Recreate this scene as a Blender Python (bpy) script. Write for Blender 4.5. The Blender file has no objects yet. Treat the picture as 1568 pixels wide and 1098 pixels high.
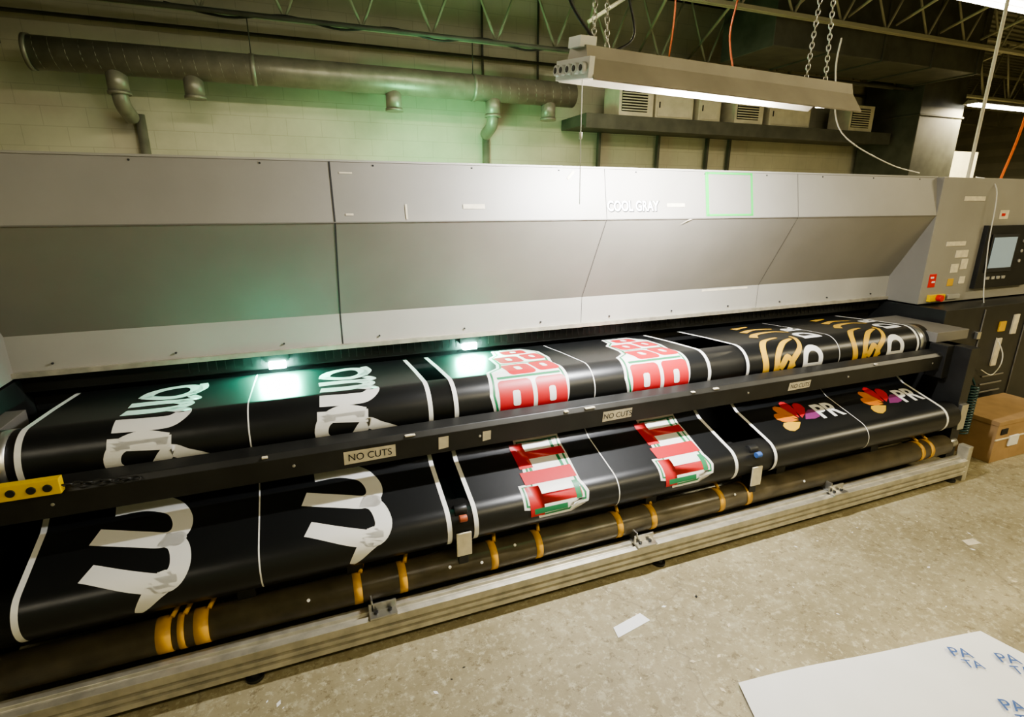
import bpy, bmesh, math, random
from mathutils import Vector, Matrix
random.seed(4)
S=bpy.context.scene
# ---------------- materials ----------------
def mat(name,col,rough=.5,metal=0,emit=None,es=1,noise=0,nscale=8,bump=0,bscale=60,spec=.5,coat=0):
    m=bpy.data.materials.new(name); m.use_nodes=True
    nt=m.node_tree; b=nt.nodes['Principled BSDF']
    b.inputs['Base Color'].default_value=(*col,1); b.inputs['Roughness'].default_value=rough
    b.inputs['Metallic'].default_value=metal; b.inputs['Specular IOR Level'].default_value=spec
    b.inputs['Coat Weight'].default_value=coat
    tc=nt.nodes.new('ShaderNodeTexCoord')
    if noise:
        n=nt.nodes.new('ShaderNodeTexNoise'); n.inputs['Scale'].default_value=nscale; n.inputs['Detail'].default_value=6
        nt.links.new(tc.outputs['Object'],n.inputs['Vector'])
        r=nt.nodes.new('ShaderNodeValToRGB')
        r.color_ramp.elements[0].position=.3; r.color_ramp.elements[1].position=.7
        r.color_ramp.elements[0].color=(*[c*(1-noise) for c in col],1)
        r.color_ramp.elements[1].color=(*[min(1,c*(1+noise)) for c in col],1)
        nt.links.new(n.outputs['Fac'],r.inputs['Fac']); nt.links.new(r.outputs['Color'],b.inputs['Base Color'])
    if bump:
        n2=nt.nodes.new('ShaderNodeTexNoise'); n2.inputs['Scale'].default_value=bscale
        nt.links.new(tc.outputs['Object'],n2.inputs['Vector'])
        bp=nt.nodes.new('ShaderNodeBump'); bp.inputs['Strength'].default_value=bump; bp.inputs['Distance'].default_value=.01
        nt.links.new(n2.outputs['Fac'],bp.inputs['Height']); nt.links.new(bp.outputs['Normal'],b.inputs['Normal'])
    if emit:
        b.inputs['Emission Color'].default_value=(*emit,1); b.inputs['Emission Strength'].default_value=es
    return m
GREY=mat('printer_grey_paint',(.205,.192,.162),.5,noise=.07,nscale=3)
GREY_LIT=mat('printer_grey_lit',(.275,.262,.228),.48,noise=.07,nscale=3)  # same paint as the plain grey, lightened to stand in for stronger light
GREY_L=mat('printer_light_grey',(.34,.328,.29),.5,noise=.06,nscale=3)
GREY_D=mat('printer_mid_grey',(.17,.16,.14),.5,noise=.08,nscale=2)
BLACK=mat('black_steel',(.014,.014,.013),.42,noise=.3,nscale=10)
BLACKM=mat('black_matte',(.01,.01,.009),.7)
SEAM=mat('seam_dark',(.03,.03,.03),.8)
VINYL=mat('black_vinyl',(.009,.0095,.0095),.34,spec=.5)
WHITE=mat('ink_white',(.76,.75,.71),.45)
RED=mat('ink_red',(.46,.02,.025),.45)
GREEN=mat('ink_green',(.02,.20,.08),.45)
YEL=mat('ink_yellow',(.60,.36,.04),.45)
ORG=mat('ink_orange',(.58,.18,.02),.45)
PUR=mat('ink_purple',(.20,.04,.14),.45)
TUBE=mat('bronze_core_tube',(.085,.070,.042),.3,noise=.35,nscale=12)
TAPE=mat('yellow_tape',(.55,.30,.04),.5,noise=.15,nscale=20)
MASK=mat('masking_tape',(.62,.56,.42),.7,noise=.12,nscale=30)
ALU=mat('extruded_aluminium',(.5,.47,.38),.4,metal=.6,noise=.2,nscale=20)
STEEL=mat('steel',(.55,.54,.50),.3,metal=.9)
GALV=mat('galvanised_duct',(.24,.235,.185),.40,metal=.35,noise=.2,nscale=6)
YPLAS=mat('yellow_plastic',(.75,.5,.01),.35)
REDP=mat('red_plastic',(.6,.02,.02),.35)
SCREEN=mat('lcd_screen',(.22,.26,.27),.15,emit=(.4,.5,.5),es=.2)
PAPER=mat('paper_white',(.82,.83,.84),.75,noise=.03,nscale=5)
BLUE=mat('ink_blue',(.05,.12,.35),.6)
CARD=mat('cardboard',(.36,.23,.11),.8,noise=.12,nscale=10)
HOSE=mat('teal_air_hose',(.01,.05,.055),.3)
ORANGE=mat('orange_cable',(.75,.15,.02),.5)
RHOSE=mat('faded_red_hose',(.36,.09,.04),.5)
WCAB=mat('white_cable',(.7,.68,.6),.5)
CREAM=mat('cream_enclosure',(.6,.57,.42),.6,noise=.1)
DARKD=mat('dark_duct',(.075,.077,.058),.6,noise=.3,nscale=4)
JOIST=mat('joist_paint',(.36,.35,.25),.6)
FIXT=mat('fixture_enamel',(.34,.31,.25),.45,noise=.1)
REFL=mat('fixture_reflector',(.8,.8,.78),.3)
LAMP=mat('fluorescent_tube',(1,1,1),.4,emit=(1,.97,.88),es=16)
CYAN=mat('uv_lamp_glow',(.5,1,1),.4,emit=(.45,1,.85),es=220)
GTAPE=mat('green_tape',(.02,.50,.07),.5)
# ---------------- builder ----------------
class MB:
    def __init__(s): s.bm=bmesh.new(); s.m=[]
    def mi(s,m):
        if m not in s.m: s.m.append(m)
        return s.m.index(m)
    def face(s,vs,m,sm=False):
        try: f=s.bm.faces.new(vs)
        except ValueError: return
        f.material_index=s.mi(m); f.smooth=sm
    def poly(s,pts,m): s.face([s.bm.verts.new(p) for p in pts],m)
    def hexa(s,p,m):
        v=[s.bm.verts.new(q) for q in p]
        for f in ((0,3,2,1),(4,5,6,7),(0,1,5,4),(1,2,6,5),(2,3,7,6),(3,0,4,7)): s.face([v[i] for i in f],m)
    def box(s,x0,x1,y0,y1,z0,z1,m,M=None):
        p=[(x0,y0,z0),(x1,y0,z0),(x1,y1,z0),(x0,y1,z0),(x0,y0,z1),(x1,y0,z1),(x1,y1,z1),(x0,y1,z1)]
        if M: p=[M@Vector(q) for q in p]
        s.hexa(p,m)
    def prism(s,prof,x0,x1,m,dz=0):
        a=[s.bm.verts.new((x0,y,z)) for y,z in prof]; b=[s.bm.verts.new((x1,y,z+dz)) for y,z in prof]
        n=len(prof)
        for i in range(n): s.face([a[i],a[(i+1)%n],b[(i+1)%n],b[i]],m)
        s.face(a[::-1],m); s.face(b,m)
    def cyl(s,p0,p1,r,m,n=24,r2=None,caps=True):
        p0=Vector(p0);p1=Vector(p1);d=(p1-p0).normalized()
        u=d.orthogonal().normalized();w=d.cross(u); r2=r if r2 is None else r2
        A=[];B=[]
        for i in range(n):
            a=2*math.pi*i/n; e=u*math.cos(a)+w*math.sin(a)
            A.append(s.bm.verts.new(p0+e*r));B.append(s.bm.verts.new(p1+e*r2))
        for i in range(n): s.face([A[i],A[(i+1)%n],B[(i+1)%n],B[i]],m,True)
        if caps: s.face(A[::-1],m); s.face(B,m)
    def tube(s,path,r,m,n=8,closed=False):
        P=[Vector(p) for p in path]; N=len(P); rings=[]
        u=None
        for i in range(N):
            if closed: t=(P[(i+1)%N]-P[i-1]).normalized()
            else: t=(P[min(i+1,N-1)]-P[max(i-1,0)]).normalized()
            if u is None: u=t.orthogonal().normalized()
            else:
                u=(u-t*u.dot(t)); u=u.normalized() if u.length>1e-6 else t.orthogonal().normalized()
            w=t.cross(u)
            rings.append([s.bm.verts.new(P[i]+(u*math.cos(2*math.pi*k/n)+w*math.sin(2*math.pi*k/n))*r) for k in range(n)])
        for i in range(N if closed else N-1):
            a=rings[i];b=rings[(i+1)%N]
            for k in range(n): s.face([a[k],a[(k+1)%n],b[(k+1)%n],b[k]],m,True)
        if not closed: s.face(rings[0][::-1],m); s.face(rings[-1],m)
    def chain(s,p0,p1,m,L=.024,r=.002):
        p0=Vector(p0);p1=Vector(p1);d=(p1-p0);n=max(1,int(d.length/(L*.75)));dn=d.normalized();u=dn.orthogonal().normalized();w=dn.cross(u)
        for i in range(n):
            c=p0+d*((i+.5)/n); e=u if i%2 else w
            s.tube([c+dn*(math.cos(a)*L/2)+e*(math.sin(a)*L*.28) for a in [2*math.pi*k/10 for k in range(10)]],r,m,5,True)
    def done(s,name,parent=None,bevel=0):
        bmesh.ops.recalc_face_normals(s.bm,faces=s.bm.faces)
        me=bpy.data.meshes.new(name); s.bm.to_mesh(me); s.bm.free()
        for m in s.m: me.materials.append(m)
        o=bpy.data.objects.new(name,me); S.collection.objects.link(o)
        if parent: o.parent=parent
        if bevel:
            b=o.modifiers.new('bevel','BEVEL'); b.width=bevel; b.segments=2; b.limit_method='ANGLE'; b.angle_limit=.7
        return o
def empty(name):
    o=bpy.data.objects.new(name,None); S.collection.objects.link(o); return o
def smoothpath(pts,k=8):
    P=[Vector(p) for p in pts]; out=[]
    for i in range(len(P)-1):
        p0=P[max(i-1,0)];p1=P[i];p2=P[i+1];p3=P[min(i+2,len(P)-1)]
        for j in range(k):
            t=j/k
            out.append(.5*((2*p1)+(p2-p0)*t+(2*p0-5*p1+4*p2-p3)*t*t+(3*p1-p0-3*p2+p3)*t**3))
    out.append(P[-1]); return out
def textgeo(body,size,font_off=0):
    c=bpy.data.curves.new('t','FONT'); c.body=body; c.size=size; c.offset=font_off; c.align_x='CENTER'; c.align_y='CENTER'
    o=bpy.data.objects.new('t',c); S.collection.objects.link(o); bpy.context.view_layer.update()
    dg=bpy.context.evaluated_depsgraph_get(); me=bpy.data.meshes.new_from_object(o.evaluated_get(dg))
    V=[v.co.copy() for v in me.vertices];F=[list(p.vertices) for p in me.polygons]
    bpy.data.objects.remove(o); return V,F
def addtext(mb,body,size,fn,m,off=0):
    V,F=textgeo(body,size,off); vs=[mb.bm.verts.new(fn(v.x,v.y)) for v in V]
    for f in F: mb.face([vs[i] for i in f],m)
# ---------------- camera ----------------
PITCH=math.radians(16.2); YAW=math.radians(21.4); CH=1.6
cd=bpy.data.cameras.new('camera'); cam=bpy.data.objects.new('camera',cd); S.collection.objects.link(cam)
cd.sensor_width=36; cd.lens=36*830/1600; cam.location=(0,0,CH); cam.rotation_euler=(math.pi/2-PITCH,0,-YAW)
cd.clip_start=.05; S.camera=cam
# ---------------- media profile ----------------
def arc(c,r,a0,a1,n): return [(c[0]+r*math.cos(math.radians(a0+(a1-a0)*i/n)),c[1]+r*math.sin(math.radians(a0+(a1-a0)*i/n))) for i in range(n+1)]
PROF=[(2.56,.858),(2.30,.878)]+arc((2.09,.78),.11,88,215,20)+[(2.07,.63),(2.085,.605),(2.075,.578),(2.02,.54)]+arc((1.82,.385),.085,106.6,272,20)+[(2.3,.31)]
CUM=[0]
for a,b in zip(PROF,PROF[1:]): CUM.append(CUM[-1]+math.hypot(b[0]-a[0],b[1]-a[1]))
def surf(x,s,off=0.0):
    s=min(max(s,0),CUM[-1]-1e-6)
    for i in range(len(CUM)-1):
        if s<=CUM[i+1]: break
    t=(s-CUM[i])/(CUM[i+1]-CUM[i]); a=PROF[i];b=PROF[i+1]
    dy=b[0]-a[0];dz=b[1]-a[1];l=math.hypot(dy,dz)
    return Vector((x,a[0]+dy*t+dz/l*off,a[1]+dz*t-dy/l*off))
def addart(mb,V,F,m,off):
    bm=bmesh.new(); vs=[bm.verts.new((v[0],v[1],0)) for v in V]
    for f in F:
        try: bm.faces.new([vs[i] for i in f])
        except ValueError: pass
    bmesh.ops.triangulate(bm,faces=bm.faces[:])
    ss=[v[1] for v in V];s=math.floor(min(ss)/.012)*.012
    while s<max(ss):
        bmesh.ops.bisect_plane(bm,geom=bm.verts[:]+bm.edges[:]+bm.faces[:],plane_co=(0,s,0),plane_no=(0,1,0)); s+=.012
    mp={v:mb.bm.verts.new(surf(v.co.x,v.co.y,off)) for v in bm.verts}
    for f in bm.faces: mb.face([mp[v] for v in f.verts],m,True)
    bm.free()
def apoly(mb,pts,m,off=.0012): addart(mb,pts,[list(range(len(pts)))],m,off)
def astroke(mb,pts,w,m,off=.0012,sm=True,w2=None):
    P=[Vector((p[0],p[1],0)) for p in pts]
    if sm and len(P)>2: P=smoothpath(P,6)
    V=[];F=[]
    for i,p in enumerate(P):
        t=(P[min(i+1,len(P)-1)]-P[max(i-1,0)]).normalized();n=Vector((-t.y,t.x,0))
        ww=w if w2 is None else w+(w2-w)*i/(len(P)-1)
        V+= [tuple(p+n*ww/2),tuple(p-n*ww/2)]
    for i in range(len(P)-1): F.append([2*i,2*i+1,2*i+3,2*i+2])
    addart(mb,V,F,m,off)
def atext(mb,body,size,x,s,m,off=.003,rot=0,sx=1,ss=1,bold=0):
    V,F=textgeo(body,size,bold);c,q=math.cos(rot),math.sin(rot)
    addart(mb,[(x+(v.x*c-v.y*q)*sx,s-(v.x*q+v.y*c)*ss) for v in V],F,m,off)
def shift(P,d): return [(p[0]+d,p[1]) for p in P]
SH=[(-.91,.435),(.522,1.84),(2.066,3.40)]
def sheet(x0,x1):
    mb=MB(); n=len(PROF); nx=6
    rows=[[mb.bm.verts.new((x0+(x1-x0)*j/nx,y,z)) for j in range(nx+1)] for y,z in PROF]
    for i in range(n-1):
        for j in range(nx): mb.face([rows[i][j],rows[i][j+1],rows[i+1][j+1],rows[i+1][j]],VINYL,True)
    E=CUM[-1]-.3
    for xa,w in ((x0+.010,.018),(x1-.010,.018)): apoly(mb,[(xa-w/2,.02),(xa+w/2,.02),(xa+w/2,E),(xa-w/2,E)],WHITE,.001)
    xc=(x0+x1)/2; apoly(mb,[(xc-.0025,.02),(xc+.0025,.02),(xc+.0025,E),(xc-.0025,E)],WHITE,.001)
    return mb
def disc(mb,x,s,r,m): apoly(mb,[(x+r*math.cos(k*math.pi/8),s+r*math.sin(k*math.pi/8)) for k in range(16)],m,.0012)
STR=[
([(-.70,.905),(-.60,.905),(-.52,.94),(-.487,1.0),(-.49,1.055),(-.53,1.08),(-.60,1.06),(-.743,1.012)],.060,.066),
([(-.54,1.075),(-.497,1.10),(-.477,1.15),(-.477,1.21),(-.515,1.245),(-.60,1.222),(-.737,1.158)],.058,.066),
([(-.51,1.235),(-.55,1.27),(-.583,1.31),(-.60,1.335)],.075,.02),
([(-.62,.23),(-.56,.27),(-.50,.275),(-.455,.22),(-.46,.14),(-.50,.10),(-.57,.12),(-.61,.17),(-.62,.24)],.045,.045),([(-.46,.25),(-.43,.17),(-.44,.08)],.04,.03),
([(-.455,.28),(-.43,.33),(-.48,.345),(-.56,.335),(-.645,.335)],.03,.06),([(-.49,.345),(-.45,.39),(-.475,.43),(-.55,.44),(-.642,.43)],.045,.06),([(-.50,.44),(-.445,.48),(-.475,.525),(-.54,.53),(-.65,.522)],.045,.06),
([(-.49,.60),(-.57,.58),(-.64,.61),(-.652,.67),(-.60,.715),(-.54,.70),(-.49,.64),(-.44,.66),(-.38,.69),(-.33,.735)],.05,.045),([(-.56,.71),(-.50,.725),(-.42,.76)],.05,.045),([(-.665,.592),(-.48,.608)],.042,.05)]
mb=sheet(*SH[0])
for d in (0,.66):
    for P,w,w2 in STR: astroke(mb,shift(P,d),w,WHITE,.0012,True,w2)
    disc(mb,-.495+d,1.085,.03,WHITE);disc(mb,-.515+d,1.24,.036,WHITE)
mb.done('printed_banner')
BL=[(.741,1.155),(.785,1.157),(.79,1.094),(.80,1.016),(.81,.90),(.942,.90),(1.033,.90),(1.029,1.026),(1.017,1.184),(1.037,1.24),(1.028,1.28),(.965,1.285),(.947,1.312),(.802,1.313),(.79,1.275),(.736,1.265)]
BU=[(.70,.46),(.77,.40),(.79,.34),(.80,.20),(.85,.138),(.87,.04),(1.03,.04),(1.09,.15),(1.08,.3),(1.05,.40),(1.06,.55),(1.05,.636),(1.04,.70),(1.02,.78),(.72,.78),(.68,.6)]
mb=sheet(*SH[1])
def shrink(P,k):
    n=len(P);out=[];A=sum(P[i][0]*P[(i+1)%n][1]-P[(i+1)%n][0]*P[i][1] for i in range(n));sg=1 if A>0 else -1
    for i in range(n):
        a,b,c=Vector(P[i-1]),Vector(P[i]),Vector(P[(i+1)%n]);t=((b-a).normalized()+(c-b).normalized()).normalized()
        out.append((b.x-sg*t.y*k,b.y+sg*t.x*k))
    return out
def rrect(x,s_,w,h,r):
    out=[]
    for cx,cy,a0 in ((w/2-r,h/2-r,0),(-w/2+r,h/2-r,90),(-w/2+r,-h/2+r,180),(w/2-r,-h/2+r,270)):
        for k in range(5):
            a=math.radians(a0+k*22.5);out.append((x+cx+r*math.cos(a),s_+cy+r*math.sin(a)))
    return out
h=math.pi/2
for d in (0,.66):
    for P in (BL,BU):
        P=shift(P,d); apoly(mb,P,WHITE); apoly(mb,shrink(P,.014),GREEN,.0018); apoly(mb,shrink(P,.024),WHITE,.0022)
    for body,size,x,s_,sx,ss in (('T',.30,.895,1.235,1,.62),('I',.30,.905,1.125,1,1.1),('T',.30,.915,.995,1,.72)):
        atext(mb,body,size,x+d,s_,RED,.0030,h,sx,ss,.018)
    for x,s_,w_,h_ in ((.80,.62,.155,.165),(.97,.62,.145,.165),(.86,.44,.13,.14),(.99,.43,.11,.14),(.88,.27,.12,.13),(1.01,.25,.10,.13),(.96,.12,.13,.09)):
        apoly(mb,rrect(x+d,s_,w_,h_,.022),RED,.0028); apoly(mb,rrect(x+d,s_,w_*.22,h_*.40,.010),WHITE,.0034)
    for s_,x0,x1 in ((.522,.73,1.03),(.715,.73,1.02),(.352,.81,1.05)): apoly(mb,shift([(x0,s_-.007),(x1,s_-.007),(x1,s_+.007),(x0,s_+.007)],d),GREEN,.0026)
    apoly(mb,shift([(.73,.735),(1.01,.735),(1.01,.77),(.73,.77)],d),RED,.0028)
    apoly(mb,shift([(.78,1.268),(.93,1.268),(.93,1.29),(.78,1.29)],d),GREEN,.0034)
    apoly(mb,shift([(.975,1.18),(1.0,1.18),(1.0,1.26),(.975,1.26)],d),GREEN,.0034)
    for x_ in (.835,.985): astroke(mb,[(x_+d,.92),(x_+d-.008,1.12)],.014,GREEN,.0026)
mb.done('printed_banner')
mb=sheet(*SH[2])
for d in (0,.66):
    c=(2.40+d,1.10)
    for i,(m,an) in enumerate(((YEL,-100),(ORG,-66),(ORG,-35),(RED,-2),(RED,35),(PUR,72))):
        a=math.radians(an);t=(math.sin(a),-math.cos(a));n_=(t[1],-t[0])
        P=[(c[0]+t[0]*r+n_[0]*w,c[1]+t[1]*r*1.05+n_[1]*w) for r,w in ((.025,0),(.08,.028),(.125,.034),(.15,.02),(.157,0),(.15,-.02),(.125,-.034),(.08,-.028))]
        apoly(mb,P,m)
    atext(mb,'PR',.17,2.62+d,1.06,WHITE,.0014,0,.9,.9,.005)
    for P in ([(2.205,.70),(2.20,.56),(2.28,.47),(2.41,.43)],[(2.28,.71),(2.28,.60),(2.36,.52),(2.46,.48)],[(2.37,.72),(2.38,.63),(2.46,.55),(2.50,.44)],[(2.30,.66),(2.35,.60),(2.40,.66)],
              [(2.30,.38),(2.38,.31),(2.52,.29),(2.60,.34)],[(2.36,.24),(2.48,.19),(2.60,.22)],[(2.40,.12),(2.53,.09)]):
        astroke(mb,shift(P,d),.046,YEL,.0012,True,.018)
    atext(mb,'D',.19,2.54+d,.62,WHITE,.0014,math.pi/2,1,1,.008)
    atext(mb,'D',.17,2.62+d,.44,WHITE,.0014,math.pi/2,1,1,.008)
    atext(mb,'R',.15,2.68+d,.28,WHITE,.0014,math.pi/2,1,1,.007)
mb.done('printed_banner')
# ---------------- printer ----------------
PR=empty('wide_format_printer')
X0,X1=-1.08,3.84
mb=MB()
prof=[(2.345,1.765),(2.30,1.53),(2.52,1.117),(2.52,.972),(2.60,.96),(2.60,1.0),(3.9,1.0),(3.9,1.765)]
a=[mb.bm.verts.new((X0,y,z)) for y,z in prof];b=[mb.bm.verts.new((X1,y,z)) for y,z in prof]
ms=[GREY_LIT,GREY,GREY_L,BLACK,BLACK,BLACK,GREY,GREY]
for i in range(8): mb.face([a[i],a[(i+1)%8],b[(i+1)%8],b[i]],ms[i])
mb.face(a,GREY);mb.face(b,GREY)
mb.done('hood',PR)
mb=MB()
for x in (.141,1.393,2.637):
    q=[(2.345,1.765),(2.30,1.53),(2.52,1.117),(2.52,.972)]
    for (y0,z0),(y1,z1) in zip(q,q[1:]):
        w=.003 if x<1 else .0012
        mb.poly([(x-w,y0-.0015,z0),(x+w,y0-.0015,z0),(x+w,y1-.0015,z1),(x-w,y1-.0015,z1)],SEAM)
mb.box(X0,X1,2.298,2.302,1.527,1.532,GREY_D)
mb.box(X0,X1,2.50,2.53,.955,.975,ALU)
mb.box(X0,X1,2.34,2.36,1.762,1.77,GREY_L)
x=-.95
while x<3.8:
    mb.cyl((x,2.340,1.75),(x,2.345,1.75),.004,SEAM,8); mb.cyl((x,2.512,1.0),(x,2.52,1.0),.004,SEAM,8); x+=.42
mb.done('hood_trim',PR)
mb=MB()
mb.box(X1,5.9,2.30,3.9,.95,1.765,GREY_LIT)
mb.box(-2.6,X0,2.30,3.9,.95,1.765,GREY)
mb.box(X1-.004,X1,2.30,3.9,.95,1.765,GREY)
mb.done('end_cabinets',PR,.003)
mb=MB()
mb.box(X1,5.9,2.12,3.9,.12,.94,BLACK)
mb.box(-2.6,X0,2.3,3.9,.12,.94,BLACK)
mb.box(X0,X1,2.62,3.9,.12,.95,BLACKM)
mb.box(3.9,5.9,2.2,3.8,0,.12,BLACKM); mb.box(-2.6,-1.2,2.4,3.8,0,.12,BLACKM)
for x in (4.25,4.75): mb.box(x,x+.006,2.112,2.12,.14,.92,GREY_D)
for z in (.5,.72): mb.box(4.20,4.24,2.10,2.12,z,z+.05,STEEL)
for z in (.3,.36,.42): mb.box(4.4,4.65,2.112,2.12,z,z+.012,GREY_D)
mb.done('lower_body',PR,.004)
mb=MB()
mb.prism([(1.895,.65),(1.885,.735),(1.90,.755),(1.96,.765),(1.97,.65)],-1.05,3.50,BLACK)
for x,w in ((1.08,.05),(1.65,.02),(1.78,.03),(.98,.02),(2.9,.02),(-.2,.02),(.3,.04)): mb.box(x,x+w,1.884,1.90,.744,.7445+.006,MASK)
x=-.8
while x<3.4: mb.cyl((x,1.888,.70),(x,1.884,.70),.006,STEEL,8); x+=.7
mb.done('front_guard_beam',PR,.003)
mb=MB()
for c,r in (((2.09,.78),.106),((2.12,.60),.03),((1.82,.385),.081)):
    mb.cyl((-1.0,c[0],c[1]),(3.52,c[0],c[1]),r,BLACK,40)
for x in (-.985,3.42):
    mb.cyl((x,2.09,.78),(x+.05,2.09,.78),.108,STEEL,32)
    mb.cyl((x,1.82,.385),(x+.05,1.82,.385),.05,STEEL,32)
mb.cyl((-1.06,2.09,.78),(-.98,2.09,.78),.035,STEEL);mb.cyl((-1.06,1.82,.385),(-.98,1.82,.385),.025,STEEL)
mb.done('feed_rollers',PR)
mb=MB()
mb.box(-1.14,-1.06,1.72,2.6,.1,.74,BLACK); mb.box(3.54,3.62,1.78,2.6,.1,.80,BLACK)
mb.box(3.50,3.80,1.95,2.4,.80,.86,GREY_D); mb.box(-1.3,-1.02,1.9,2.4,.80,.86,GREY_D)
mb.box(3.48,3.62,1.87,1.97,.60,.80,BLACK);mb.box(3.55,3.61,1.76,1.86,.30,.46,STEEL)
mb.cyl((3.5,1.82,.385),(3.60,1.82,.385),.03,STEEL); mb.cyl((3.5,1.79,.205),(3.60,1.79,.205),.03,STEEL)
mb.box(3.56,3.60,1.68,1.74,0,.22,ALU); mb.box(-1.12,-1.07,1.68,1.74,0,.3,ALU)
mb.box(3.63,3.66,2.0,2.06,.1,.8,GREY_D);mb.box(3.68,3.82,2.2,2.28,.1,.8,BLACK)
mb.box(3.535,3.54,1.90,1.94,.66,.70,MASK)
mb.done('side_frames',PR,.003)
mb=MB()
rp=[(1.67,.05),(1.67,.07),(1.680,.072),(1.680,.08),(1.67,.082),(1.67,.098),(1.680,.10),(1.680,.108),(1.67,.11),(1.67,.14),(1.69,.145),(1.695,.134),(1.71,.134),(1.715,.145),(1.745,.145),(1.745,.05)]
mb.prism(rp,-1.2,3.56,ALU)
for x in (-.3,1.4,3.5): mb.cyl((x,1.71,0),(x,1.71,.05),.018,BLACK); mb.cyl((x,1.71,0),(x,1.71,.012),.03,BLACK)
for x in (.15,1.3,2.5):
    mb.box(x-.05,x+.05,1.665,1.74,.145,.152,STEEL); mb.box(x-.05,x+.05,1.70,1.706,.15,.185,STEEL); mb.box(x-.04,x-.034,1.70,1.78,.15,.2,STEEL)
    mb.cyl((x-.025,1.69,.152),(x-.025,1.69,.16),.008,BLACK,10);mb.cyl((x+.025,1.69,.152),(x+.025,1.69,.16),.008,BLACK,10)
mb.done('front_rail',PR,.001)
mb=MB()
mb.cyl((-1.15,1.79,.205),(3.5,1.79,.205),.058,TUBE,40)
mb.cyl((-1.15,1.90,.262),(3.5,1.90,.262),.045,TUBE,32)
for x,w in ((-.55,.045),(-.50,.02),(-.44,.045),(.071,.03),(.238,.03),(.606,.03),(.806,.03),(1.198,.03),(1.377,.03),(1.77,.03),(1.94,.03),(3.237,.03),(3.32,.03)):
    mb.cyl((x-w/2,1.79,.205),(x+w/2,1.79,.205),.0592,TAPE,40)
    mb.tube([(x+.5*w,1.79,.265),(x+.5*w+.02,1.85,.28),(x+.5*w+.03,1.90,.308)],.008,TAPE,6)
for x,a_ in ((.42,.5),(.7,.9),(.55,.3),(1.85,.7),(-.1,.6),(2.3,.4)):
    mb.cyl((x,1.79-.0575*math.cos(a_),.205+.0575*math.sin(a_)),(x,1.79-.0600*math.cos(a_),.205+.0600*math.sin(a_)),.006,WHITE,10)
mb.done('take_up_tube',PR)
mb=MB()
for x in (.478,1.955):
    mb.box(x-.02,x+.02,1.79,2.1,.38,.42,BLACK)
    mb.cyl((x-.04,1.80,.42),(x+.04,1.80,.42),.035,STEEL,24); mb.cyl((x-.025,1.78,.45),(x+.025,1.78,.45),.022,BLACK,24)
    mb.box(x-.03,x+.03,1.725,1.733,.28,.38,MASK); mb.box(x-.02,x+.02,1.74,1.8,.2,.31,BLACK); mb.cyl((x-.015,1.735,.44),(x+.015,1.735,.44),.014,RHOSE if x<1 else BLUE,12)
for x in (-.3,.07,1.4,2.2,2.9): mb.box(x-.03,x+.03,1.80,1.95,.25,.30,BLACK)
mb.done('roll_coupling_brackets',PR,.002)
mb=MB()
def label(x,w,h,txt,z=.695):
    f=lambda dx,dz:(x+dx,1.8905-.0021-(dz*.117),z+dz)
    mb.poly([f(-w/2,-h/2),f(w/2,-h/2+.004),f(w/2,h/2),f(-w/2,h/2)],MASK)
    if txt: addtext(mb,txt,h*.75,lambda a,b:(x+a*.9,1.886-.001-b*.117,z+b),BLACKM)
label(.167,.19,.055,'NO CUTS');label(1.247,.15,.05,'NO CUTS');label(2.347,.15,.045,'NO CUTS');label(.45,.04,.055,'');label(.63,.035,.045,'')
nn=lambda z:2.30+(z-1.53)*.045/.235-.0025
addtext(mb,'COOL GRAY',.066,lambda a,b:(1.548+a*.78,nn(1.587+b)+.001,1.587+b),SEAM,.0045)
addtext(mb,'COOL GRAY',.066,lambda a,b:(1.545+a*.78,nn(1.589+b),1.589+b),WHITE,.0015)
def ht(x,z,w,h,m,rot=0):
    c,s_=math.cos(rot),math.sin(rot)
    mb.poly([(x+a*c-b*s_,nn(z+a*s_+b*c),z+a*s_+b*c) for a,b in ((-w/2,-h/2),(w/2,-h/2),(w/2,h/2),(-w/2,h/2))],m)
ht(.727,1.59,.1,.02,MASK);ht(1.80,1.595,.11,.018,MASK);ht(.43,1.57,.008,.06,MASK);ht(1.21,1.73,.05,.012,MASK,.8);ht(.2,1.72,.05,.006,MASK);ht(.2,1.56,.03,.008,MASK)
for a,b,c,d in ((2.0,1.65,.020,.22),(2.30,1.65,.014,.22),(2.15,1.755,.3,.009),(2.15,1.545,.3,.009)): ht(a,b,c,d,GTAPE)
mb.poly([(1.83,2.305,1.50),(1.85,2.307,1.505),(1.90,2.298,1.525),(1.885,2.297,1.528)],MASK)
mb.poly([(x,2.5185,z) for x,z in ((2.2,1.10),(2.55,1.10),(2.55,1.112),(2.2,1.112))],MASK)
mb.done('tape_labels',PR)
mb=MB()
mb.box(4.36,4.98,2.27,2.30,1.03,1.46,BLACK);mb.box(4.42,4.72,2.262,2.27,1.14,1.40,BLACKM);mb.box(4.44,4.70,2.258,2.262,1.17,1.38,SCREEN)
for x in (4.46,4.52,4.58,4.64): mb.box(x,x+.035,2.262,2.27,1.09,1.11,GREY_L)
mb.box(3.92,4.08,2.28,2.30,.965,1.01,YPLAS);mb.cyl((4.0,2.28,.988),(4.0,2.25,.988),.022,REDP);mb.box(4.12,4.25,2.285,2.30,.97,1.0,GREY_L)
mb.box(3.90,3.97,2.297,2.30,1.06,1.15,REDP);mb.box(4.12,4.25,2.296,2.30,1.25,1.30,MASK);mb.box(4.0,4.2,2.296,2.30,1.33,1.36,MASK)
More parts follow.
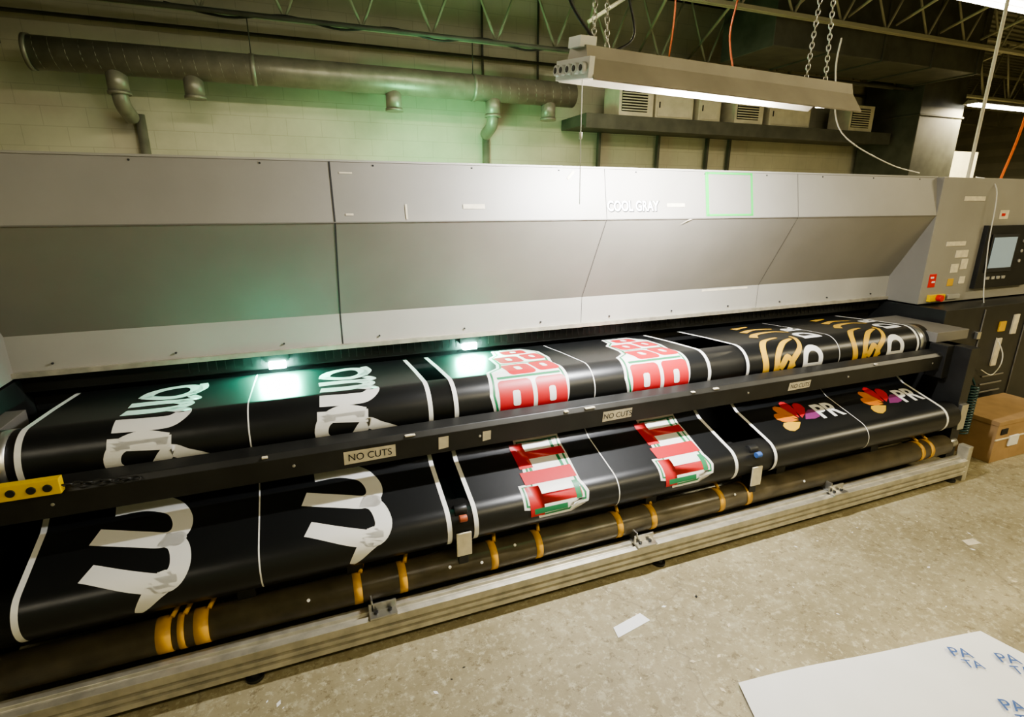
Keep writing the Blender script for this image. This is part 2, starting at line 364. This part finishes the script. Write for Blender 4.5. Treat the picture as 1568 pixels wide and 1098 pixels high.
mb.box(4.1,4.16,2.296,2.30,1.06,1.11,YEL);mb.box(4.1,4.18,2.296,2.30,1.15,1.21,MASK);mb.box(4.2,4.27,2.296,2.30,1.17,1.24,MASK);mb.box(4.22,4.28,2.296,2.30,1.07,1.12,MASK);mb.box(4.08,4.3,2.296,2.30,1.62,1.65,MASK);mb.box(4.5,4.6,2.296,2.30,1.5,1.56,MASK);mb.box(4.75,4.9,2.296,2.30,1.62,1.68,WHITE);mb.box(4.52,4.56,2.294,2.297,1.52,1.54,REDP)
for a,b in ((3.912,1.12),(3.93,1.09)): mb.box(a,a+.03,2.294,2.297,b,b+.012,WHITE)
for a,b in ((4.80,1.35),(4.80,1.28),(4.80,1.21),(4.88,1.35),(4.88,1.28)): mb.cyl((a,2.27,b),(a,2.262,b),.012,GREY_L,12)
mb.box(3.95,4.0,2.11,2.12,.62,.66,WHITE);mb.box(4.45,4.52,2.11,2.12,.75,.82,YEL);mb.box(4.46,4.52,2.11,2.12,.5,.7,MASK)
mb.box(4.6,4.66,2.11,2.12,.72,.86,MASK)
mb.done('control_panel',PR,.002)
mb=MB()
mb.box(-.91,-.76,1.86,1.89,.745,.795,YPLAS)
for x in (-.88,-.83,-.79): mb.cyl((x,1.86,.77),(x,1.855,.77),.012,BLACK,16)
mb.chain((-.76,1.875,.765),(-.56,1.88,.748),BLACK,.03,.003)
mb.done('pull_cord_switch',PR,.004)
mb=MB()
for x in (-.149,.76):
    mb.box(x-.05,x+.05,2.535,2.60,.915,.95,BLACK); mb.box(x-.035,x+.035,2.528,2.56,.885,.917,CYAN)
for i in range(120):
    x=-.5+i*.035; mb.box(x,x+.003,2.545,2.55,.90,.96,BLACK)
mb.box(X0,X1,2.56,2.62,.88,.96,BLACKM)
mb.done('uv_lamp_carriage',PR)
mb=MB()
mb.tube([(3.74+.04*math.cos(a),1.84+.04*math.sin(a),.22+a*.0028) for a in [i*.35 for i in range(320)]],.006,HOSE,6)
mb.tube(smoothpath([(3.78,1.84,.53),(3.75,1.9,.65),(3.7,2.0,.72),(3.68,2.1,.85)]),.006,HOSE,6)
mb.done('coiled_air_hose',PR)
# ---------------- hanging light ----------------
HL=empty('hanging_shop_light')
py,pz,TA=1.53,1.957,math.radians(8.5)
TM=Matrix.Translation((0,py,pz))@Matrix.Rotation(TA,4,'X')@Matrix.Translation((0,-py,-pz))
mb=MB()
hp=[(1.53,1.957),(1.585,2.015),(1.60,2.050),(1.705,2.050),(1.72,2.015),(1.775,1.957),(1.770,1.954),(1.712,2.008),(1.588,2.008),(1.534,1.953)]
mb.prism(hp,.86,2.0,FIXT,-.025)
for y in (1.60,1.65,1.70):
    mb.cyl((.89,y,1.982),(1.97,y,1.955),.011,LAMP,16)
    for x,dz in ((.868,0),(1.97,-.024)): mb.box(x,x+.022,y-.013,y+.013,1.965+dz,2.008+dz,REFL)
mb.box(.845,.862,1.54,1.765,1.957,2.015,REFL);mb.box(.845,.90,1.61,1.69,2.045,2.075,REFL)
for y in (1.565,1.61,1.655,1.70,1.74): mb.cyl((.845,y,1.985),(.83,y,1.985),.016,REFL,12); mb.cyl((.83,y,1.985),(.828,y,1.985),.009,BLACKM,8)
bmesh.ops.transform(mb.bm,matrix=TM,verts=mb.bm.verts)
mb.done('reflector_body',HL)
mb=MB()
mb.chain((.92,1.65,2.07),(.93,1.65,2.75),STEEL);mb.chain((.97,1.65,2.07),(.94,1.65,2.75),STEEL)
mb.chain((1.83,1.65,2.045),(1.87,1.65,2.75),STEEL);mb.chain((1.93,1.65,2.045),(1.88,1.65,2.75),STEEL)
mb.tube([(.94,1.65,2.75),(.94,1.65,4.5)],.004,STEEL);mb.tube([(1.875,1.65,2.75),(1.875,1.65,4.5)],.004,STEEL)
mb.tube([(.87,1.62,2.0),(.87,1.62,1.80),(.875,1.62,1.60)],.0015,WCAB,5);mb.cyl((.87,1.62,1.80),(.87,1.62,1.82),.005,WCAB,8)
mb.tube(smoothpath([(.9,1.62,2.09),(.8,1.6,2.2),(.84,1.62,2.4),(.95,1.65,2.6),(.93,1.7,2.9)]),.005,BLACK,6)
mb.tube(smoothpath([(1.0,1.66,2.07),(1.1,1.7,2.14),(1.05,1.7,2.3),(.97,1.66,2.5)]),.004,BLACK,6)
mb.tube(smoothpath([(1.98,1.65,2.2),(2.1,1.75,2.10),(2.5,2.0,1.93),(3.3,2.3,1.83),(3.9,2.5,1.80)]),.003,WCAB,6)
mb.done('chains_and_cords',HL)
def area(name,loc,sx,sy,p,col,rot=(0,0,0)):
    l=bpy.data.lights.new(name,'AREA');l.shape='RECTANGLE';l.size=sx;l.size_y=sy;l.energy=p;l.color=col
    o=bpy.data.objects.new(name,l);o.location=loc;o.rotation_euler=rot;S.collection.objects.link(o)
area('shop_light_glow',TM@Vector((1.52,1.68,1.955)),.40,.06,75,(.98,.98,1),(math.radians(48),0,0))
def strip(x,y,z,L=2.4,p=60,col=(1,.86,.55)):
    mb=MB(); mb.prism([(y-.12,z),(y-.06,z+.06),(y+.06,z+.06),(y+.12,z)],x-L/2,x+L/2,FIXT)
    for dy in (-.05,.05): mb.cyl((x-L/2+.03,y+dy,z-.015),(x+L/2-.03,y+dy,z-.015),.014,LAMP,12)
    mb.tube([(x-L/3,y,z+.06),(x-L/3,y,4.5)],.004,STEEL);mb.tube([(x+L/3,y,z+.06),(x+L/3,y,4.5)],.004,STEEL)
    mb.done('strip_light_or_fill'); area('strip_glow',(x,y,z-.04),L,.2,p,col)
strip(5.6,3.3,3.25,1.6,90);strip(2.8,-1.2,3.4,2.4,58,(1,.84,.48));strip(7.5,-.5,3.4,2.4,120);strip(-2.5,-1.0,3.4,2.4,14);strip(11.8,6.2,3.2,2.4,170)  # first hangs in view; front ones unseen added fill, last added for partition
strip(0,4.6,3.4,2.4,46);strip(2.9,4.85,3.7,2.4,38)  # both out of view, added to brighten the back wall
pl=bpy.data.lights.new('uv_spill','POINT');pl.energy=45;pl.color=(.30,1,.48);pl.shadow_soft_size=.2
o=bpy.data.objects.new('uv_spill',pl);o.location=(1.9,6.3,2.15);S.collection.objects.link(o)
for x in (-.149,.76): area('uv_glow',(x,2.52,.915),.14,.03,24 if x<0 else 10,(.12,1,.6),(math.radians(-45),0,0))
# ---------------- room ----------------
def nodes(m): return m.node_tree.nodes,m.node_tree.links
FL=mat('worn_concrete',(.4,.36,.27),.5)
N,L=nodes(FL);b=N['Principled BSDF'];tc=N.new('ShaderNodeTexCoord')
def noise(sc,det=6,ro=.6):
    n=N.new('ShaderNodeTexNoise');n.inputs['Scale'].default_value=sc;n.inputs['Detail'].default_value=det;n.inputs['Roughness'].default_value=ro;L.new(tc.outputs['Object'],n.inputs['Vector']);return n
def ramp(src,p0,c0,p1,c1):
    r=N.new('ShaderNodeValToRGB');e=r.color_ramp.elements;e[0].position=p0;e[0].color=(*c0,1);e[1].position=p1;e[1].color=(*c1,1);L.new(src,r.inputs['Fac']);return r.outputs[0]
def mixc(f,a,b_,mode='MIX'):
    m=N.new('ShaderNodeMixRGB');m.blend_type=mode
    for i,v in enumerate((f,a,b_)):
        if isinstance(v,(int,float)): m.inputs[i].default_value=v
        elif isinstance(v,tuple): m.inputs[i].default_value=(*v,1)
        else: L.new(v,m.inputs[i])
    return m.outputs[0]
c0=ramp(noise(1.6,12,.75).outputs['Fac'],.38,(.235,.20,.115),.62,(.36,.32,.205))
k1=ramp(noise(34,7,.8).outputs['Fac'],.53,(0,0,0),.60,(.75,.75,.75)); c1=mixc(k1,c0,(.50,.46,.325))
k2=ramp(noise(22,8,.8).outputs['Fac'],.40,(.8,.8,.8),.45,(0,0,0)); c2=mixc(k2,c1,(.165,.135,.075))
k3=ramp(noise(8,12,.85).outputs['Fac'],.54,(0,0,0),.59,(.65,.65,.65)); c3=mixc(k3,c2,(.43,.395,.27))
v=N.new('ShaderNodeTexVoronoi');v.feature='DISTANCE_TO_EDGE';v.inputs['Scale'].default_value=.8
wm=N.new('ShaderNodeVectorMath');wm.operation='ADD';nn2=noise(3,4);sc=N.new('ShaderNodeVectorMath');sc.operation='SCALE';sc.inputs['Scale'].default_value=.35
L.new(nn2.outputs['Color'],sc.inputs[0]);L.new(tc.outputs['Object'],wm.inputs[0]);L.new(sc.outputs[0],wm.inputs[1]);L.new(wm.outputs[0],v.inputs['Vector'])
k4=ramp(v.outputs['Distance'],.001,(.5,.5,.5),.005,(0,0,0)); c4=mixc(k4,c3,(.14,.12,.08))
L.new(c4,b.inputs['Base Color'])
rr=ramp(noise(6,6).outputs['Fac'],.3,(.42,.42,.42),.7,(.65,.65,.65));L.new(rr,b.inputs['Roughness'])
WL=mat('painted_block_wall',(.5,.49,.36),.6)
N,L=nodes(WL);b=N['Principled BSDF'];tc=N.new('ShaderNodeTexCoord');mp=N.new('ShaderNodeMapping');mp.inputs['Rotation'].default_value=(math.pi/2,0,0)
br=N.new('ShaderNodeTexBrick');br.inputs['Scale'].default_value=1;br.inputs['Brick Width'].default_value=.4;br.inputs['Row Height'].default_value=.2;br.inputs['Mortar Size'].default_value=.004
br.inputs['Color1'].default_value=(.52,.50,.37,1);br.inputs['Color2'].default_value=(.51,.49,.36,1);br.inputs['Mortar'].default_value=(.43,.41,.30,1)
L.new(tc.outputs['Object'],mp.inputs[0]);L.new(mp.outputs[0],br.inputs['Vector'])
c=mixc(1.0,br.outputs['Color'],ramp(noise(1.5,6).outputs['Fac'],.3,(.8,.8,.8),.6,(1,1,1)),'MULTIPLY');L.new(c,b.inputs['Base Color'])
DK=mat('dark_deck',(.16,.16,.115),.8)
def slab(name,*a):
    mb=MB();mb.box(*a);return mb.done(name)
slab('floor',-6,20,-4,13,-.1,0,FL)
slab('wall_back',-6,10.3,7.5,7.6,0,4.5,WL);slab('wall_far',10.3,20,13,13.1,0,4.5,WL)
slab('wall_left',-6.1,-6,-4,13,0,4.5,WL);slab('wall_right',20,20.1,-4,13,0,4.5,WL);slab('wall_front',-6,20,-4.1,-4,0,4.5,WL)
mb=MB();mb.box(-6,20,-4,13,4.5,4.6,DK)
y=-3.9
while y<12.9: mb.box(-5.9,19.9,y,y+.06,4.47,4.5,DK); y+=.15
mb.done('ceiling')
def joist(y,z0=3.72):
    mb=MB();z1=4.42
    for z in (z0,z1):
        mb.box(-5.9,19.9,y-.04,y-.005,z,z+.04,JOIST);mb.box(-5.9,19.9,y+.005,y+.04,z,z+.04,JOIST)
    x=-5.9;k=0
    while x<19.4:
        a=(x,y,z0+.02 if k%2 else z1);b_=(x+.4,y,z1 if k%2 else z0+.02);mb.tube([a,b_],.016,JOIST,6);x+=.4;k+=1
    mb.done('roof_joist')
for y in (4.2,5.45): joist(y)
joist(6.9,3.48)
for y in (8.6,10.4,12): joist(y)
mb=MB()
mb.tube([(-5.9,7.42,3.45),(10.2,7.42,3.45)],.02,DARKD);mb.tube([(-5.9,6.6,3.42),(10.2,6.6,3.42)],.025,DARKD)
mb.tube(smoothpath([(-1+i*.55,6.8,3.50-.07*(i%2)) for i in range(14)]),.012,BLACK)
for x in (-2.6,2.5,3.3): mb.tube([(x,7.45,4.4),(x,7.45,3.15)],.016,DARKD)
mb.done('ceiling_conduit')
mb=MB();mb.tube(smoothpath([(4.3,5.2,4.4),(4.45,5.0,3.8),(4.4,5.0,3.3),(4.5,5.0,2.9),(4.6,5.2,2.76)]),.010,RHOSE)
mb.tube(smoothpath([(3.7,5.3,4.4),(3.9,5.3,3.7),(4.1,5.6,3.2)]),.010,RHOSE);mb.done('red_hose')
mb=MB()
for i in range(9): mb.tube([(2.6+i*.9,4.3,4.0),(4.4+i*.9,8.3,3.66)],.018,JOIST,6)
mb.tube([(3.0,5.5,3.4),(4.6,5.5,4.4)],.02,JOIST,6)
mb.done('roof_bracing')
mb=MB()
Y,Z,R=7.0,3.0,.15
mb.cyl((-2.22,Y,Z),(3.62,Y,Z),R,GALV,40)
hel=[]
for i in range(int(5.8/.12)*16):
    a=i*2*math.pi/16;hel.append((-2.2+i*.12/16,Y+R*math.cos(a),Z+R*math.sin(a)))
mb.tube(hel,.003,GALV,4)
mb.cyl((-2.24,Y,Z),(-2.2,Y,Z),R+.012,GALV,40)
for x in (-.3,2.2): mb.cyl((x,Y,Z),(x+.05,Y,Z),R+.008,GALV,40); mb.tube([(x+.02,Y,Z+R),(x+.02,Y,3.5)],.006,DARKD)
for x,el in ((-1.55,1),(-.87,0),(1.225,0),(2.48,1),(3.26,0)):
    mb.cyl((x,Y,Z-.1),(x,Y,Z-.32),.095,GALV,24);mb.cyl((x,Y,Z-.30),(x,Y,Z-.33),.105,GALV,24)
    if el:
        mb.tube(smoothpath([(x,Y,Z-.3),(x,Y+.05,Z-.42),(x,Y+.3,Z-.5)]),.075,GALV,16)
        mb.cyl((x+.05,7.44,2.55),(x+.05,7.44,0),.05,GALV,16)
mb.done('spiral_exhaust_duct')
mb=MB();mb.box(3.7,9.6,6.8,7.48,2.62,2.76,DARKD);mb.box(3.7,9.6,6.75,6.8,2.58,2.76,DARKD)
for x in (4.3,5.35,6.3,6.75): mb.box(x-.02,x+.02,7.40,7.46,0,2.62,DARKD)
mb.done('steel_shelf')
def ac(x,w=.55):
    mb=MB();mb.box(x-w/2,x+w/2,6.8,7.2,2.765,3.16,CREAM);mb.box(x-w/2+.04,x+w/2-.1,6.79,6.8,2.82,3.11,BLACKM)
    for i in range(8): mb.box(x-w/2+.04,x+w/2-.1,6.775,6.79,2.83+i*.035,2.845+i*.035,CREAM)
    mb.done('air_conditioner',None,.003)
for x in (4.5,6.5,8.9): ac(x)
for a,b_,h in ((4.85,5.5,3.12),(5.6,6.0,3.18),(6.95,7.8,3.16)):
    mb=MB();mb.box(a,b_,6.85,7.2,2.765,h,CREAM);mb.box(a+.03,b_-.03,6.84,6.85,2.79,h-.03,CREAM);mb.box(a+.05,a+.07,6.83,6.84,2.9,2.98,BLACKM);mb.done('electrical_enclosure',None,.006)
mb=MB();mb.box(9.7,10.8,6.4,7.4,0,4.5,DARKD)
for z in (1,2,3,4): mb.box(9.68,10.82,6.38,7.42,z,z+.03,DARKD)
mb.done('duct_riser',None,.01)
mb=MB();mb.box(5.6,9.65,5.6,6.5,3.45,4.4,DARKD)
for x in (6.5,7.5,8.5,9.5): mb.box(x,x+.03,5.58,6.52,3.43,4.5,DARKD)
mb.done('rectangular_duct',None,.01)
mb=MB();mb.box(11.3,12.9,7.2,7.5,0,2.6,CREAM);mb.box(11.4,12.0,7.19,7.2,.1,2.1,CREAM);mb.done('storage_partition',None,.01)
mb=MB();mb.cyl((4.42,2.5,1.765),(4.42,2.5,4.5),.011,WCAB,12);mb.done('conduit_drop')
mb=MB();mb.tube(smoothpath([(4.5,2.35,4.5),(4.62,2.35,2.9),(4.72,2.4,2.2),(4.8,2.5,1.77)]),.008,ORANGE,8);mb.done('orange_extension_cord')
mb=MB();mb.tube(smoothpath([(4.42,2.45,1.78),(4.36,2.28,1.7),(4.38,2.255,1.3),(4.40,2.2,.9),(4.5,2.08,.6),(4.45,2.08,.45),(4.3,2.08,.5)]),.0035,WCAB,6);mb.done('white_cable',PR)
mb=MB();mb.box(3.98,4.65,1.76,2.08,0.001,.28,CARD);mb.box(3.975,4.655,1.755,2.085,.255,.285,CARD);mb.box(3.975,4.655,1.752,1.76,.155,.165,MASK);mb.box(4.12,4.22,1.748,1.76,.10,.17,WHITE);mb.box(4.35,4.5,1.748,1.76,.1,.2,WHITE);mb.box(4.02,4.09,1.755,1.76,.19,.23,BLACKM);mb.done('cardboard_box',None,.002)
def quadsheet(c,nx,ny,f,m,mb):
    g=[[mb.bm.verts.new(f(i/nx,j/ny)) for i in range(nx+1)] for j in range(ny+1)]
    for j in range(ny):
        for i in range(nx): mb.face([g[j][i],g[j][i+1],g[j+1][i+1],g[j+1][i]],m,True)
C=[Vector((.93,.2)),Vector((2.45,.1)),Vector((2.311,.907)),Vector((1.26,1.067))]
def pf(u,v):
    p=(C[0]*(1-u)+C[1]*u)*(1-v)+(C[3]*(1-u)+C[2]*u)*v
    return (p.x,p.y,.006+.004*math.sin(u*9)+.005*math.sin(u*5+v*6)+.005)
mb=MB();quadsheet(C,30,20,pf,PAPER,mb)
for cx,cy,r in ((2.10,.86,-.5),(2.02,.66,-.5),(2.23,.78,-.5),(2.2,.55,-.5)):
    for tt,dx,dy,sz in (('PA',0,.0,.062),('TA',.012,-.05,.05)):
        addtext(mb,tt,sz,lambda a,b:(cx+(a+dx)*math.cos(r)-(b+dy)*math.sin(r),cy+(a+dx)*math.sin(r)+(b+dy)*math.cos(r),.023),BLUE,.0005)
mb.done('paper_print_sheet')
for cx,cy,w,h,r,m in ((1.065,1.435,.17,.055,.15,PAPER),(2.93,1.28,.08,.045,-.2,MASK)):
    mb=MB();c,s_=math.cos(r),math.sin(r)
    mb.hexa([(cx+a*c-b*s_,cy+a*s_+b*c,z) for z in (.001,.003) for a,b in ((-w/2,-h/2),(w/2,-h/2*.8),(w/2*.9,h/2),(-w/2*.8,h/2*.8))],m);mb.done('paper_scrap')
mb=MB()
for i in range(170):
    x=random.uniform(-.6,5);y=random.uniform(.4,1.6);r=random.uniform(.002,.009);a=random.uniform(0,3)
    mb.poly([(x+r*math.cos(a+k*1.57)*(1.6 if k%2 else .8),y+r*math.sin(a+k*1.57)*(1.6 if k%2 else .8),.0015) for k in range(4)],random.choice((MASK,PAPER,BLACKM,MASK,PAPER)))
mb.done('floor_debris')
w=bpy.data.worlds.new('world');S.world=w;w.use_nodes=True;w.node_tree.nodes['Background'].inputs[0].default_value=(.05,.05,.04,1)
S.view_settings.view_transform='AgX'
try: S.view_settings.look='AgX - Medium High Contrast'
except Exception as ex: print(ex)
S.view_settings.exposure=.78
